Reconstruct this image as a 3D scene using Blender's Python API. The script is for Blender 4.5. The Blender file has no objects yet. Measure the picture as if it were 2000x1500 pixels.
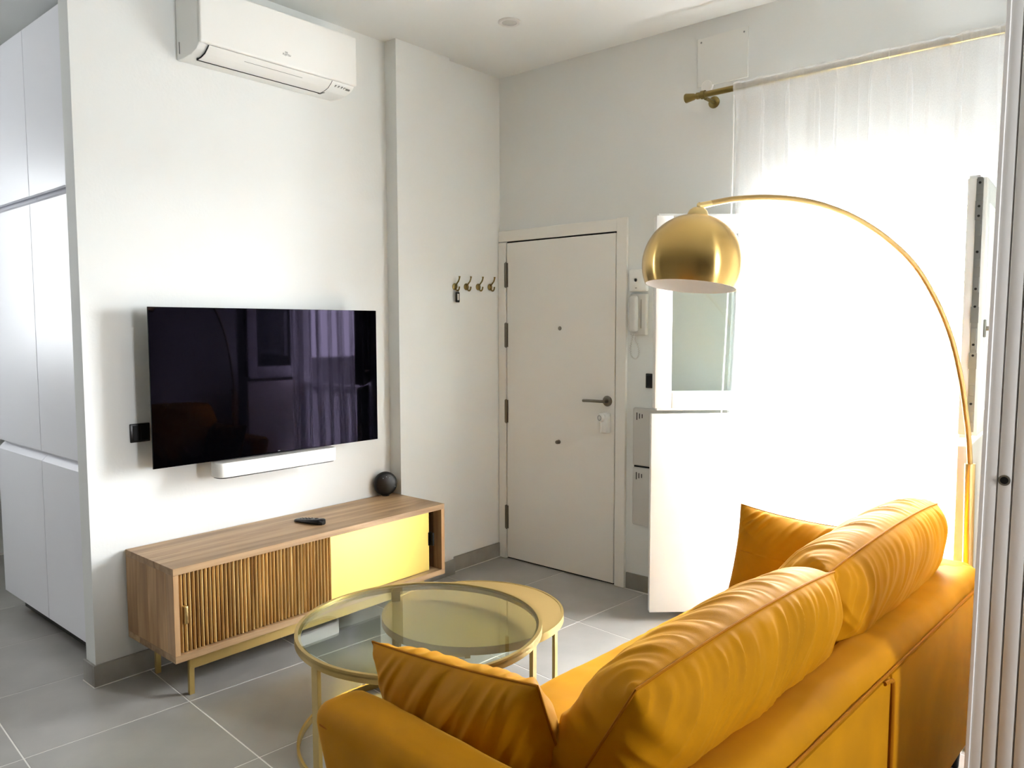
import bpy, bmesh, math, random
import numpy as np
from mathutils import Vector, Matrix, noise

random.seed(7)
S = bpy.context.scene
COL = S.collection
PI = math.pi

# ------------------------------------------------------------------ camera, sky, light, exposure
CAM = Vector((3.3282, -3.756, 1.509))
YAW, PITCH, ROLL, FPX = 0.7097, -0.0737, -0.0021, 1507.95
fwd = Vector((-math.sin(YAW) * math.cos(PITCH), math.cos(YAW) * math.cos(PITCH), math.sin(PITCH)))
rt = Vector((math.cos(YAW), math.sin(YAW), 0))
up = rt.cross(fwd)
rt2 = rt * math.cos(ROLL) + up * math.sin(ROLL)
up2 = up * math.cos(ROLL) - rt * math.sin(ROLL)
cd = bpy.data.cameras.new('camera')
cam = bpy.data.objects.new('camera', cd)
COL.objects.link(cam)
cam.matrix_world = Matrix((rt2, up2, -fwd)).transposed().to_4x4()
cam.location = CAM
cd.sensor_width = 36.0
cd.lens = FPX / 2000 * 36.0
cd.clip_start = 0.05
cd.clip_end = 300
S.camera = cam

world = bpy.data.worlds.new('overcast_sky')
S.world = world
world.use_nodes = True
bg = world.node_tree.nodes['Background']
bg.inputs['Color'].default_value = (0.93, 0.965, 1.0, 1)
bg.inputs['Strength'].default_value = 50.0

def area(name, loc, rot, sx, sy, power, portal=False, color=(1, 1, 1)):
    l = bpy.data.lights.new(name, 'AREA')
    l.shape = 'RECTANGLE'; l.size = sx; l.size_y = sy; l.energy = power; l.color = color
    l.cycles.is_portal = portal
    o = bpy.data.objects.new(name, l)
    COL.objects.link(o)
    o.location = loc; o.rotation_euler = rot
    return o

# portals (they give no light of their own; they only tell the renderer where the sky comes in)
area('window_portal', (2.1775, 0.125, 1.07), (-PI / 2, 0, 0), 1.06, 2.16, 1, True)
area('sofa_fill_portal', (6.21, -2.1, 1.6), (0, PI / 2, 0), 0.8, 0.66, 1, True)  # added opening in the unseen right wall, fill for the sofa back
area('cabinet_fill_portal', (-2.76, -3.45, 1.95), (0, -PI / 2, 0), 1.3, 0.22, 1, True)  # added slot in the unseen side wall, placed to light the cabinets

vs = S.view_settings
vs.view_transform = 'Standard'
vs.look = 'None'
vs.gamma = 1.0
vs.exposure = 0.92
vs.use_curve_mapping = False
cy = S.cycles
cy.max_bounces = 14
cy.diffuse_bounces = 8
cy.glossy_bounces = 5
cy.transmission_bounces = 8
cy.transparent_max_bounces = 24
cy.caustics_reflective = False
cy.caustics_refractive = False
cy.sample_clamp_indirect = 12.0

# ------------------------------------------------------------------ materials
def lin(r, g, b):
    f = lambda c: (c / 255 / 12.92) if c / 255 <= 0.04045 else ((c / 255 + 0.055) / 1.055) ** 2.4
    return (f(r), f(g), f(b), 1)

def M(name, col, rough=0.5, metal=0.0, spec=0.5, bump=0, bscale=200, var=0, vscale=3, stretch=None, sheen=0, sheentint=None,
      aniso=0, ior=None, coat=0):
    m = bpy.data.materials.new(name)
    m.use_nodes = True
    nt = m.node_tree
    N, Lk = nt.nodes, nt.links
    b = N['Principled BSDF']
    b.inputs['Base Color'].default_value = col
    b.inputs['Roughness'].default_value = rough
    b.inputs['Metallic'].default_value = metal
    b.inputs['Specular IOR Level'].default_value = spec
    if ior: b.inputs['IOR'].default_value = ior
    if coat: b.inputs['Coat Weight'].default_value = coat
    if sheen:
        b.inputs['Sheen Weight'].default_value = sheen
        b.inputs['Sheen Roughness'].default_value = 0.35
        if sheentint: b.inputs['Sheen Tint'].default_value = sheentint
    if aniso: b.inputs['Anisotropic'].default_value = aniso
    tc = N.new('ShaderNodeTexCoord')
    src = tc.outputs['Object']
    if stretch:
        mp = N.new('ShaderNodeMapping')
        mp.inputs['Scale'].default_value = stretch
        Lk.new(src, mp.inputs['Vector']); src = mp.outputs['Vector']
    if var:
        nz = N.new('ShaderNodeTexNoise')
        nz.inputs['Scale'].default_value = vscale
        nz.inputs['Detail'].default_value = 5
        Lk.new(src, nz.inputs['Vector'])
        cr = N.new('ShaderNodeMapRange')
        cr.inputs['From Min'].default_value = 0.3; cr.inputs['From Max'].default_value = 0.7
        cr.inputs['To Min'].default_value = 1 - var; cr.inputs['To Max'].default_value = 1 + var
        Lk.new(nz.outputs['Fac'], cr.inputs['Value'])
        vm = N.new('ShaderNodeVectorMath'); vm.operation = 'SCALE'
        vm.inputs[0].default_value = col[:3]
        Lk.new(cr.outputs['Result'], vm.inputs['Scale'])
        Lk.new(vm.outputs['Vector'], b.inputs['Base Color'])
    if bump:
        n2 = N.new('ShaderNodeTexNoise')
        n2.inputs['Scale'].default_value = bscale
        n2.inputs['Detail'].default_value = 3
        Lk.new(src, n2.inputs['Vector'])
        bp = N.new('ShaderNodeBump')
        bp.inputs['Strength'].default_value = bump
        bp.inputs['Distance'].default_value = 0.002
        Lk.new(n2.outputs['Fac'], bp.inputs['Height'])
        Lk.new(bp.outputs['Normal'], b.inputs['Normal'])
    return m

def wood(name, c1, c2, c3, axis, rough=0.45):
    """grain along an axis, tone shifted per board by Object Info random"""
    m = bpy.data.materials.new(name); m.use_nodes = True
    nt = m.node_tree; N, Lk = nt.nodes, nt.links
    b = N['Principled BSDF']; b.inputs['Roughness'].default_value = rough
    tc = N.new('ShaderNodeTexCoord'); oi = N.new('ShaderNodeObjectInfo')
    ad = N.new('ShaderNodeVectorMath'); ad.operation = 'ADD'
    cmb = N.new('ShaderNodeCombineXYZ')
    ml = N.new('ShaderNodeMath'); ml.operation = 'MULTIPLY'; ml.inputs[1].default_value = 17.0
    Lk.new(oi.outputs['Random'], ml.inputs[0])
    for i in range(3): Lk.new(ml.outputs[0], cmb.inputs[i])
    Lk.new(tc.outputs['Object'], ad.inputs[0]); Lk.new(cmb.outputs[0], ad.inputs[1])
    mp = N.new('ShaderNodeMapping')
    sc = [22, 22, 22]; sc['xyz'.index(axis)] = 1.6
    mp.inputs['Scale'].default_value = sc
    Lk.new(ad.outputs[0], mp.inputs['Vector'])
    nz = N.new('ShaderNodeTexNoise'); nz.inputs['Scale'].default_value = 1.0; nz.inputs['Detail'].default_value = 6
    nz.inputs['Distortion'].default_value = 0.6
    Lk.new(mp.outputs[0], nz.inputs['Vector'])
    cr = N.new('ShaderNodeValToRGB')
    cr.color_ramp.elements[0].position = 0.3; cr.color_ramp.elements[0].color = c1
    cr.color_ramp.elements[1].position = 0.72; cr.color_ramp.elements[1].color = c3
    e = cr.color_ramp.elements.new(0.5); e.color = c2
    Lk.new(nz.outputs['Fac'], cr.inputs['Fac'])
    mr = N.new('ShaderNodeMapRange'); mr.inputs['To Min'].default_value = 0.74; mr.inputs['To Max'].default_value = 1.18
    Lk.new(oi.outputs['Random'], mr.inputs['Value'])
    vm = N.new('ShaderNodeVectorMath'); vm.operation = 'SCALE'
    Lk.new(cr.outputs['Color'], vm.inputs[0]); Lk.new(mr.outputs[0], vm.inputs['Scale'])
    Lk.new(vm.outputs[0], b.inputs['Base Color'])
    bp = N.new('ShaderNodeBump'); bp.inputs['Strength'].default_value = 0.12; bp.inputs['Distance'].default_value = 0.002
    Lk.new(nz.outputs['Fac'], bp.inputs['Height']); Lk.new(bp.outputs[0], b.inputs['Normal'])
    return m

def thin_glass(name, tint, refl=1.0, ior=1.5):
    m = bpy.data.materials.new(name); m.use_nodes = True
    nt = m.node_tree; N, Lk = nt.nodes, nt.links
    for n in list(N):
        if n.type != 'OUTPUT_MATERIAL': N.remove(n)
    out = [n for n in N if n.type == 'OUTPUT_MATERIAL'][0]
    tr = N.new('ShaderNodeBsdfTransparent'); tr.inputs['Color'].default_value = tint
    gl = N.new('ShaderNodeBsdfGlossy'); gl.inputs['Roughness'].default_value = 0.0
    fr = N.new('ShaderNodeFresnel')
    ge = N.new('ShaderNodeNewGeometry'); mi = N.new('ShaderNodeMapRange')     # same reflectance from both sides of the pane
    mi.inputs['To Min'].default_value = ior; mi.inputs['To Max'].default_value = 1 / ior
    Lk.new(ge.outputs['Backfacing'], mi.inputs['Value']); Lk.new(mi.outputs[0], fr.inputs['IOR'])
    ml = N.new('ShaderNodeMath'); ml.operation = 'MULTIPLY'; ml.inputs[1].default_value = refl
    mx = N.new('ShaderNodeMixShader')
    Lk.new(fr.outputs[0], ml.inputs[0]); Lk.new(ml.outputs[0], mx.inputs[0])
    Lk.new(tr.outputs[0], mx.inputs[1]); Lk.new(gl.outputs[0], mx.inputs[2])
    Lk.new(mx.outputs[0], out.inputs['Surface'])
    return m

def sheer(name, col, opac, transl=0.55, weave=True):
    m = bpy.data.materials.new(name); m.use_nodes = True
    nt = m.node_tree; N, Lk = nt.nodes, nt.links
    for n in list(N):
        if n.type != 'OUTPUT_MATERIAL': N.remove(n)
    out = [n for n in N if n.type == 'OUTPUT_MATERIAL'][0]
    tr = N.new('ShaderNodeBsdfTransparent')
    df = N.new('ShaderNodeBsdfDiffuse'); df.inputs['Color'].default_value = col
    tl = N.new('ShaderNodeBsdfTranslucent'); tl.inputs['Color'].default_value = col
    mx = N.new('ShaderNodeMixShader'); mx.inputs[0].default_value = transl
    Lk.new(df.outputs[0], mx.inputs[1]); Lk.new(tl.outputs[0], mx.inputs[2])
    m2 = N.new('ShaderNodeMixShader'); m2.inputs[0].default_value = opac
    if weave:
        tc = N.new('ShaderNodeTexCoord')
        mp = N.new('ShaderNodeMapping'); mp.inputs['Scale'].default_value = (240, 240, 240)
        nz = N.new('ShaderNodeTexNoise'); nz.inputs['Scale'].default_value = 1.0; nz.inputs['Detail'].default_value = 4
        mr = N.new('ShaderNodeMapRange'); mr.inputs['From Min'].default_value = 0.3; mr.inputs['From Max'].default_value = 0.7
        mr.inputs['To Min'].default_value = opac * 0.95; mr.inputs['To Max'].default_value = min(1, opac * 1.05)
        Lk.new(tc.outputs['Object'], mp.inputs[0]); Lk.new(mp.outputs[0], nz.inputs['Vector'])
        Lk.new(nz.outputs['Fac'], mr.inputs['Value']); Lk.new(mr.outputs[0], m2.inputs[0])
    Lk.new(tr.outputs[0], m2.inputs[1]); Lk.new(mx.outputs[0], m2.inputs[2])
    Lk.new(m2.outputs[0], out.inputs['Surface'])
    return m

WALL = M('white_wall_paint', lin(229, 231, 229), 0.85, spec=0.2, bump=0.25, bscale=70)
ROOMW = M('bounce_dimming_wall', lin(128, 122, 114), 0.85, spec=0.2)  # dark tone chosen for unseen walls to cut bounced fill light
CEIL = M('ceiling_paint', lin(220, 221, 218), 0.9, spec=0.15)
DOORW = M('door_white', lin(238, 236, 230), 0.55, spec=0.3)
CABW = M('cabinet_white', lin(238, 239, 245), 0.4, spec=0.4)
WPVC = M('white_pvc', lin(240, 241, 238), 0.35, spec=0.45)
PLAST = M('white_plastic', lin(236, 236, 232), 0.35, spec=0.4)
GREYPL = M('pale_grey_plastic', lin(205, 203, 198), 0.4, spec=0.4)
TILE = M('grey_porcelain_tile', lin(160, 157, 152), 0.32, spec=0.55, var=0.13, vscale=3.2, bump=0.1, bscale=60)
GROUT = M('pale_grout', lin(232, 230, 224), 0.9, spec=0.1)
SKIRT = M('grey_tile_skirting', lin(142, 138, 130), 0.42, spec=0.4, var=0.14, vscale=9)
BRASS = M('brushed_brass', lin(216, 190, 132), 0.3, metal=1.0)
SHADEB = M('spun_brass', lin(198, 165, 100), 0.25, metal=1.0, aniso=0.95)
_nt = SHADEB.node_tree; _tg = _nt.nodes.new('ShaderNodeTangent'); _tg.direction_type = 'RADIAL'; _tg.axis = 'Z'
_nt.links.new(_tg.outputs[0], _nt.nodes['Principled BSDF'].inputs['Tangent'])
_nt.nodes['Principled BSDF'].inputs['Anisotropic Rotation'].default_value = 0.25
ARCB = M('arc_brass', lin(176, 148, 98), 0.32, metal=1.0)
BRASSD = M('antique_brass', lin(134, 116, 70), 0.34, metal=1.0)
GOLDP = M('gold_painted_steel', lin(184, 158, 96), 0.38, metal=0.75, spec=0.5)
GOLDTOP = M('matt_gold_tabletop', lin(188, 158, 98), 0.42, metal=0.6, spec=0.5)
BRPANEL = M('brass_sheet', lin(232, 204, 112), 0.42, metal=0.85)
STEEL = M('satin_steel', lin(150, 146, 138), 0.32, metal=1.0)
DSTEEL = M('dark_bronze_steel', lin(128, 121, 110), 0.35, metal=1.0)
ZINC = M('zinc_plated_steel', lin(150, 152, 150), 0.4, metal=0.9)
BLACK = M('black_plastic', lin(14, 14, 15), 0.35, spec=0.4)
GREYP = M('dark_grey_print', lin(120, 120, 118), 0.6, spec=0.2)
SHADOWGAP = M('dark_recess', lin(40, 40, 40), 0.8, spec=0.1)
VELVET = M('mustard_velvet', lin(180, 121, 4), 0.7, spec=0.1, sheen=0.35, sheentint=lin(255, 205, 90), var=0.15, vscale=5.5, bump=0.12, bscale=500)
PIPE = M('mustard_piping', lin(160, 98, 6), 0.75, spec=0.1, sheen=0.3, sheentint=lin(255, 190, 80))
ALU = M('pale_grey_lacquer', lin(236, 233, 230), 0.4, spec=0.4)
WOODY = wood('mango_wood_long', lin(140, 108, 74), lin(172, 139, 101), lin(192, 160, 120), 'y')
WOODZ = wood('mango_wood_upright', lin(140, 104, 68), lin(170, 132, 90), lin(196, 158, 114), 'z')
WOODS = wood('slat_wood', lin(140, 100, 52), lin(196, 158, 98), lin(226, 194, 132), 'z', 0.28)
WOODD = M('dark_wood_interior', lin(70, 40, 26), 0.6, spec=0.2)
TVG = M('tv_glass', (0.0006, 0.0006, 0.001, 1), 0.03, spec=0.05, ior=1.45)
TVG.node_tree.nodes['Principled BSDF'].inputs['Specular Tint'].default_value = (0.72, 0.55, 1.0, 1)
GLASS = thin_glass('clear_glass', lin(243, 248, 245))
TGLASS = thin_glass('smoky_table_glass', lin(243, 248, 240), 1.0)
POCKET = sheer('voile_pocket', lin(246, 246, 244), 0.55, 0.2)
SHEER = sheer('sheer_voile', lin(250, 251, 252), 0.34, 0.15)
FROST = sheer('translucent_panel', lin(250, 250, 250), 0.9, 0.75, False)
ACRYL = thin_glass('clear_acrylic', lin(250, 250, 250), 0.7)
CONC = M('far_concrete', lin(80, 78, 76), 0.9, spec=0.1)
CONC2 = M('far_concrete_dark', lin(52, 52, 54), 0.9, spec=0.1)
GROUND = M('street_ground', lin(104, 103, 100), 0.9, spec=0.1)  # kept dark so less light rises onto the curtain
LAMPIN = M('white_enamel', lin(238, 238, 236), 0.5, spec=0.3)
BULB = M('frosted_bulb', lin(244, 242, 236), 0.3, spec=0.4)

# ------------------------------------------------------------------ object helpers
WM = {}                                       # world matrix of every thing

def tag(o, label=None, cat=None, group=None, kind=None):
    if label: o['label'] = label
    if cat: o['category'] = cat
    if group: o['group'] = group
    if kind: o['kind'] = kind
    return o

def thing(name, label, cat, loc=(0, 0, 0), rz=0, group=None, kind=None, mat=None):
    o = bpy.data.objects.new(name, None)
    COL.objects.link(o)
    m = mat if mat is not None else Matrix.Translation(loc) @ Matrix.Rotation(rz, 4, 'Z')
    o.matrix_world = m
    o.empty_display_size = 0.1
    WM[o.name] = m.copy()
    return tag(o, label, cat, group, kind)

def mk(name, bm, mat, parent=None, smooth=True, local=False):
    """one mesh object; geometry comes in world coordinates (or already local) and is parented keeping its place"""
    if parent is not None and not local:
        bm.transform(WM[parent.name].inverted())
    me = bpy.data.meshes.new(name)
    bm.normal_update()
    bm.to_mesh(me); bm.free()
    mats = mat if isinstance(mat, (list, tuple)) else [mat]
    for x in mats: me.materials.append(x)
    if smooth:
        me.polygons.foreach_set('use_smooth', [True] * len(me.polygons))
        try: me.set_sharp_from_angle(angle=math.radians(38))
        except Exception: pass
    o = bpy.data.objects.new(name, me)
    COL.objects.link(o)
    if parent is not None:
        o.parent = parent
        WM[o.name] = WM[parent.name]
    else:
        WM[o.name] = Matrix.Identity(4)
    return o

def one(name, bm, mat, label, cat, group=None, kind=None, smooth=True):
    """a top-level thing that is one mesh: origin moved to its base"""
    xs = [v.co for v in bm.verts]
    c = Vector((sum(v.x for v in xs) / len(xs), sum(v.y for v in xs) / len(xs), min(v.z for v in xs)))
    bmesh.ops.translate(bm, verts=bm.verts, vec=-c)
    o = mk(name, bm, mat, None, smooth)
    o.location = c
    WM[o.name] = Matrix.Translation(c)
    return tag(o, label, cat, group, kind)

def B(): return bmesh.new()

def box(bm, x0, x1, y0, y1, z0, z1, bev=0, seg=2, mi=0, mat=None):
    vs = [bm.verts.new((x, y, z)) for x in (x0, x1) for y in (y0, y1) for z in (z0, z1)]
    idx = [(0, 1, 3, 2), (4, 6, 7, 5), (0, 4, 5, 1), (2, 3, 7, 6), (0, 2, 6, 4), (1, 5, 7, 3)]
    fs = [bm.faces.new([vs[i] for i in f]) for f in idx]
    for f in fs: f.material_index = mi
    geom_v = vs
    if bev:
        es = list({e for f in fs for e in f.edges})
        r = bmesh.ops.bevel(bm, geom=es, offset=bev, segments=seg, profile=0.5, affect='EDGES')
        for f in r['faces']: f.material_index = mi
        geom_v = list({v for v in r['verts']} | {v for v in vs if v.is_valid})
    if mat is not None:
        bmesh.ops.transform(bm, matrix=mat, verts=[v for v in geom_v if v.is_valid])
    return geom_v

def obox(bm, center, ax, ay, az, hx, hy, hz, bev=0, seg=2, mi=0):
    ax, ay, az = Vector(ax).normalized(), Vector(ay).normalized(), Vector(az).normalized()
    m = Matrix((ax, ay, az)).transposed().to_4x4()
    m.translation = Vector(center)
    return box(bm, -hx, hx, -hy, hy, -hz, hz, bev, seg, mi, m)

def ring(bm, c, ax, ay, r, n):
    return [bm.verts.new(Vector(c) + Vector(ax) * (r * math.cos(2 * PI * i / n)) + Vector(ay) * (r * math.sin(2 * PI * i / n))) for i in range(n)]

def perp(d):
    d = Vector(d).normalized()
    a = Vector((0, 0, 1)) if abs(d.z) < 0.9 else Vector((1, 0, 0))
    x = d.cross(a).normalized()
    return x, d.cross(x).normalized()

def lathe(bm, base, axis, prof, n=32, mi=0, cap0=True, cap1=True):
    """prof: (radius, height along axis)"""
    axis = Vector(axis).normalized()
    x, y = perp(axis)
    rs = []
    for r, h in prof:
        c = Vector(base) + axis * h
        rs.append(ring(bm, c, x, y, max(r, 1e-5), n))
    for a, b in zip(rs, rs[1:]):
        for i in range(n):
            f = bm.faces.new((a[i], a[(i + 1) % n], b[(i + 1) % n], b[i])); f.material_index = mi
    if cap0: bm.faces.new(list(reversed(rs[0]))).material_index = mi
    if cap1: bm.faces.new(rs[-1]).material_index = mi
    bmesh.ops.recalc_face_normals(bm, faces=bm.faces)

def cyl(bm, a, b, r, n=20, mi=0):
    d = Vector(b) - Vector(a)
    lathe(bm, a, d, [(r, 0), (r, d.length)], n, mi)

def tube(bm, pts, r, n=10, closed=False, mi=0, flat=1.0):
    pts = [Vector(p) for p in pts]
    rr = r if isinstance(r, (list, tuple)) else [r] * len(pts)
    rs = []
    prevx = None
    L = len(pts)
    for i, p in enumerate(pts):
        if closed: d = pts[(i + 1) % L] - pts[i - 1]
        else: d = pts[min(i + 1, L - 1)] - pts[max(i - 1, 0)]
        d.normalize()
        if prevx is None: x, y = perp(d)
        else:
            x = (prevx - d * prevx.dot(d)).normalized(); y = d.cross(x)
        prevx = x
        rs.append([bm.verts.new(p + x * (rr[i] * math.cos(2 * PI * k / n)) + y * (rr[i] * flat * math.sin(2 * PI * k / n))) for k in range(n)])
    seq = list(zip(rs, rs[1:])) + ([(rs[-1], rs[0])] if closed else [])
    for a, b in seq:
        for k in range(n):
            bm.faces.new((a[k], a[(k + 1) % n], b[(k + 1) % n], b[k])).material_index = mi
    if not closed:
        bm.faces.new(list(reversed(rs[0]))).material_index = mi
        bm.faces.new(rs[-1]).material_index = mi
    bmesh.ops.recalc_face_normals(bm, faces=bm.faces)

def catmull(P, n=8):
    P = [Vector(p) for p in P]
    out = []
    for i in range(len(P) - 1):
        p0 = P[i - 1] if i > 0 else P[0] * 2 - P[1]
        p1, p2 = P[i], P[i + 1]
        p3 = P[i + 2] if i + 2 < len(P) else P[-1] * 2 - P[-2]
        for k in range(n):
            t = k / n
            out.append(0.5 * ((2 * p1) + (p2 - p0) * t + (2 * p0 - 5 * p1 + 4 * p2 - p3) * t * t + (3 * p1 - p0 - 3 * p2 + p3) * t ** 3))
    out.append(P[-1])
    return out

def prism(bm, prof, axis, a0, a1, mi=0, bev=0, seg=2):
    """prof: 2D points in the plane across axis ('x': (y,z), 'y': (x,z), 'z': (x,y))"""
    def P(p, a):
        return {'x': (a, p[0], p[1]), 'y': (p[0], a, p[1]), 'z': (p[0], p[1], a)}[axis]
    A = [bm.verts.new(P(p, a0)) for p in prof]
    Bv = [bm.verts.new(P(p, a1)) for p in prof]
    n = len(prof)
    fs = [bm.faces.new(A), bm.faces.new(list(reversed(Bv)))]
    for i in range(n):
        fs.append(bm.faces.new((A[i], Bv[i], Bv[(i + 1) % n], A[(i + 1) % n])))
    for f in fs: f.material_index = mi
    bmesh.ops.recalc_face_normals(bm, faces=fs)
    if bev:
        es = list({e for f in fs for e in f.edges})
        bmesh.ops.bevel(bm, geom=es, offset=bev, segments=seg, profile=0.5, affect='EDGES')

def grid_mesh(bm, V, closed_u=False):
    """V: array (a, b, 3)"""
    a, b = V.shape[:2]
    vv = [[bm.verts.new(V[i, j]) for j in range(b)] for i in range(a)]
    for i in range(a - 1):
        for j in range(b - 1):
            bm.faces.new((vv[i][j], vv[i + 1][j], vv[i + 1][j + 1], vv[i][j + 1]))
    return vv

def text_bm(txt, size, ext=0.0004):
    cu = bpy.data.curves.new('t', 'FONT')
    cu.body = txt; cu.size = size; cu.extrude = ext; cu.align_x = 'CENTER'
    o = bpy.data.objects.new('t', cu)
    COL.objects.link(o)
    dg = bpy.context.evaluated_depsgraph_get()
    me = bpy.data.meshes.new_from_object(o.evaluated_get(dg))
    bm = bmesh.new(); bm.from_mesh(me)
    bpy.data.objects.remove(o); bpy.data.curves.remove(cu); bpy.data.meshes.remove(me)
    return bm

def struct(name, bm, mat, label, cat, smooth=False):
    return tag(mk(name, bm, mat, None, smooth), label, cat, kind='structure')

# ------------------------------------------------------------------ room shell
H = 3.076
TVX = -0.058          # face of the television partition
PEND = -2.507         # its free end
bm = B(); box(bm, -2.75, 6.2, -5.75, 0.25, -0.14, -0.0012)
floor = struct('floor', bm, GROUT, 'grey large-format porcelain tile floor with pale grout lines', 'floor')
# tiles, 58 cm, laid about four degrees off the walls
TS, TA = 0.5835, -0.069
tdx, tdy = Vector((math.cos(TA), math.sin(TA), 0)), Vector((-math.sin(TA), math.cos(TA), 0))
tb = B(); g = TS / 2 - 0.0023
box(tb, -g, g, -g, g, -0.008, 0.0, 0.0012, 1)
tme = bpy.data.meshes.new('tile'); tb.to_mesh(tme); tb.free(); tme.materials.append(TILE)
for i in range(-7, 12):
    for j in range(-8, 8):
        c = Vector((0.365, -2.314, 0)) + tdx * ((i + 0.5) * TS) + tdy * ((j + 0.5) * TS)
        if -2.45 < c.x < 5.9 and -5.45 < c.y < 0.05:
            o = bpy.data.objects.new('tile', tme)
            COL.objects.link(o); o.parent = floor
            o.location = c; o.rotation_euler = (0, 0, TA + random.choice((0, PI / 2, PI, -PI / 2)))

bm = B(); box(bm, -2.75, 6.2, -5.75, 0.25, H, H + 0.15)
struct('ceiling', bm, CEIL, 'plain white ceiling', 'ceiling')

WX0, WX1, WZ = 1.655, 2.70, 2.145         # french window opening
bm = B()
box(bm, -2.75, WX0, 0, 0.12, 0, H)
box(bm, WX0, WX1, 0, 0.12, WZ, H)
box(bm, WX1, 6.2, 0, 0.12, 0, H)
struct('wall_back', bm, WALL, 'off-white wall with the entrance door and the french window', 'wall')
bm = B(); box(bm, -0.15, 0.0, -0.47, 0.0, 0, H)
struct('wall_recess', bm, WALL, 'narrow recessed white wall strip holding the coat hooks', 'wall')
bm = B(); box(bm, -0.15, 0.034, -0.887, -0.475, 0, H)
struct('wall_pillar', bm, WALL, 'white pillar standing slightly proud of the television wall', 'wall')
bm = B(); box(bm, TVX - 0.095, TVX, PEND, -0.887, 0, H)
struct('wall_left', bm, WALL, 'white partition wall carrying the television and air conditioner', 'wall')
bm = B()
box(bm, -2.75, -2.6, -5.75, -3.54, 0, H); box(bm, -2.75, -2.6, -3.36, 0, 0, H); box(bm, -2.75, -2.6, -3.54, -3.36, 0, 1.33); box(bm, -2.75, -2.6, -3.54, -3.36, 2.57, H)  # narrow unseen opening added to light cabinets while sparing the sofa
struct('wall_kitchen', bm, WALL, 'white kitchen side wall behind the tall cabinets', 'wall')
bm = B()
box(bm, -2.75, 6.2, -5.75, -5.6, 0, H)
struct('wall_front', bm, ROOMW, 'unseen wall behind the viewer, darkened to cut bounced light', 'wall')
bm = B(); box(bm, 6.05, 6.2, -5.6, -2.39, 0, H); box(bm, 6.05, 6.2, -1.81, 0, 0, H); box(bm, 6.05, 6.2, -2.39, -1.81, 0, 1.24); box(bm, 6.05, 6.2, -2.39, -1.81, 1.96, H)  # small unseen opening added to light the back of the sofa
struct('wall_right', bm, ROOMW, 'unseen adjoining room wall, darkened, with an added light opening', 'wall')

# baseboards
def skirt(name, x0, x1, y0, y1, label):
    bm = B(); box(bm, x0, x1, y0, y1, 0, 0.094, 0.003, 2)
    struct(name, bm, SKIRT, label, 'baseboard', True)
skirt('baseboard_recess', 0.0, 0.011, -0.466, -0.002, 'grey tile skirting under the coat hooks')
skirt('baseboard_pillar', 0.034, 0.045, -0.897, -0.468, 'grey tile skirting along the foot of the pillar')
skirt('baseboard_left', TVX, TVX + 0.012, PEND - 0.012, -0.9, 'grey tile skirting behind the media console')
skirt('baseboard_end', TVX - 0.105, TVX + 0.0, PEND - 0.012, PEND, 'grey tile skirting wrapping the chipped partition end')
skirt('baseboard_back', 0.974, 1.62, -0.011, 0.0, 'grey tile skirting between door and window')

bm = B(); box(bm, TVX - 0.107, TVX + 0.014, PEND - 0.0145, PEND - 0.012, 0.0, 0.003); box(bm, TVX + 0.012, TVX + 0.0145, PEND - 0.012, -0.9, 0.0, 0.003); box(bm, 0.011, 0.0135, -0.466, -0.002, 0.0, 0.003)
struct('trim_2', bm, GROUT, 'pale sealant line along the foot of the skirting', 'sealant')
# ------------------------------------------------------------------ french window
win = thing('window_1', 'white french window with its two leaves swung open behind a sheer curtain', 'window', (WX0, 0, 0), kind='structure')
bm = B()
for (x0, x1, z0, z1) in ((WX0, WX0 + 0.05, 0, WZ), (WX1 - 0.05, WX1, 0, WZ), (WX0 + 0.05, WX1 - 0.05, WZ - 0.05, WZ), (WX0 + 0.05, WX1 - 0.05, 0.0, 0.04)):
    box(bm, x0, x1, 0.005, 0.075, z0, z1, 0.004, 2)
mk('window_frame', bm, WPVC, win)
bm = B(); box(bm, WX0 + 0.05, WX1 - 0.05, 0.0, 0.08, 0.985, 1.03, 0.004, 2); box(bm, WX0 + 0.05, WX1 + 0.02, -0.03, 0.0, 1.0, 1.045, 0.004, 2)
mk('transom', bm, WPVC, win)
bm = B(); box(bm, WX0 + 0.05, WX1 - 0.05, 0.03, 0.04, 0.04, 0.985)
mk('balustrade_panel', bm, FROST, win, False)

def leaf(F, D, width, z0, z1, thick, name, prof=0.075, frame=True):
    """a leaf in the vertical plane from free edge F along unit D; returns bmesh"""
    D = Vector((D[0], D[1], 0)).normalized(); Nn = Vector((D.y, -D.x, 0))
    c = Vector((F[0], F[1], 0)) + D * (width / 2)
    bm = B()
    if not frame:
        obox(bm, c + Vector((0, 0, (z0 + z1) / 2)), D, Nn, (0, 0, 1), width / 2, thick / 2, (z1 - z0) / 2, 0.004, 2)
        return bm, c, D, Nn
    for s in (-1, 1):
        obox(bm, c + D * (s * (width / 2 - prof / 2)) + Vector((0, 0, (z0 + z1) / 2)), D, Nn, (0, 0, 1), prof / 2, thick / 2, (z1 - z0) / 2, 0.005, 2)
    for z in (z0 + prof / 2, z1 - prof / 2):
        obox(bm, c + Vector((0, 0, z)), D, Nn, (0, 0, 1), width / 2 - prof, thick / 2, prof / 2, 0.005, 2)
    # stepped rebate on the outer side
    for z, hz in ((z0 - 0.006, 0.006), (z1 + 0.006, 0.006)):
        obox(bm, c - Nn * 0.012 + D * 0.006 + Vector((0, 0, z)), D, Nn, (0, 0, 1), width / 2 - 0.012, thick / 2 - 0.016, hz)
    return bm, c, D, Nn

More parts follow.
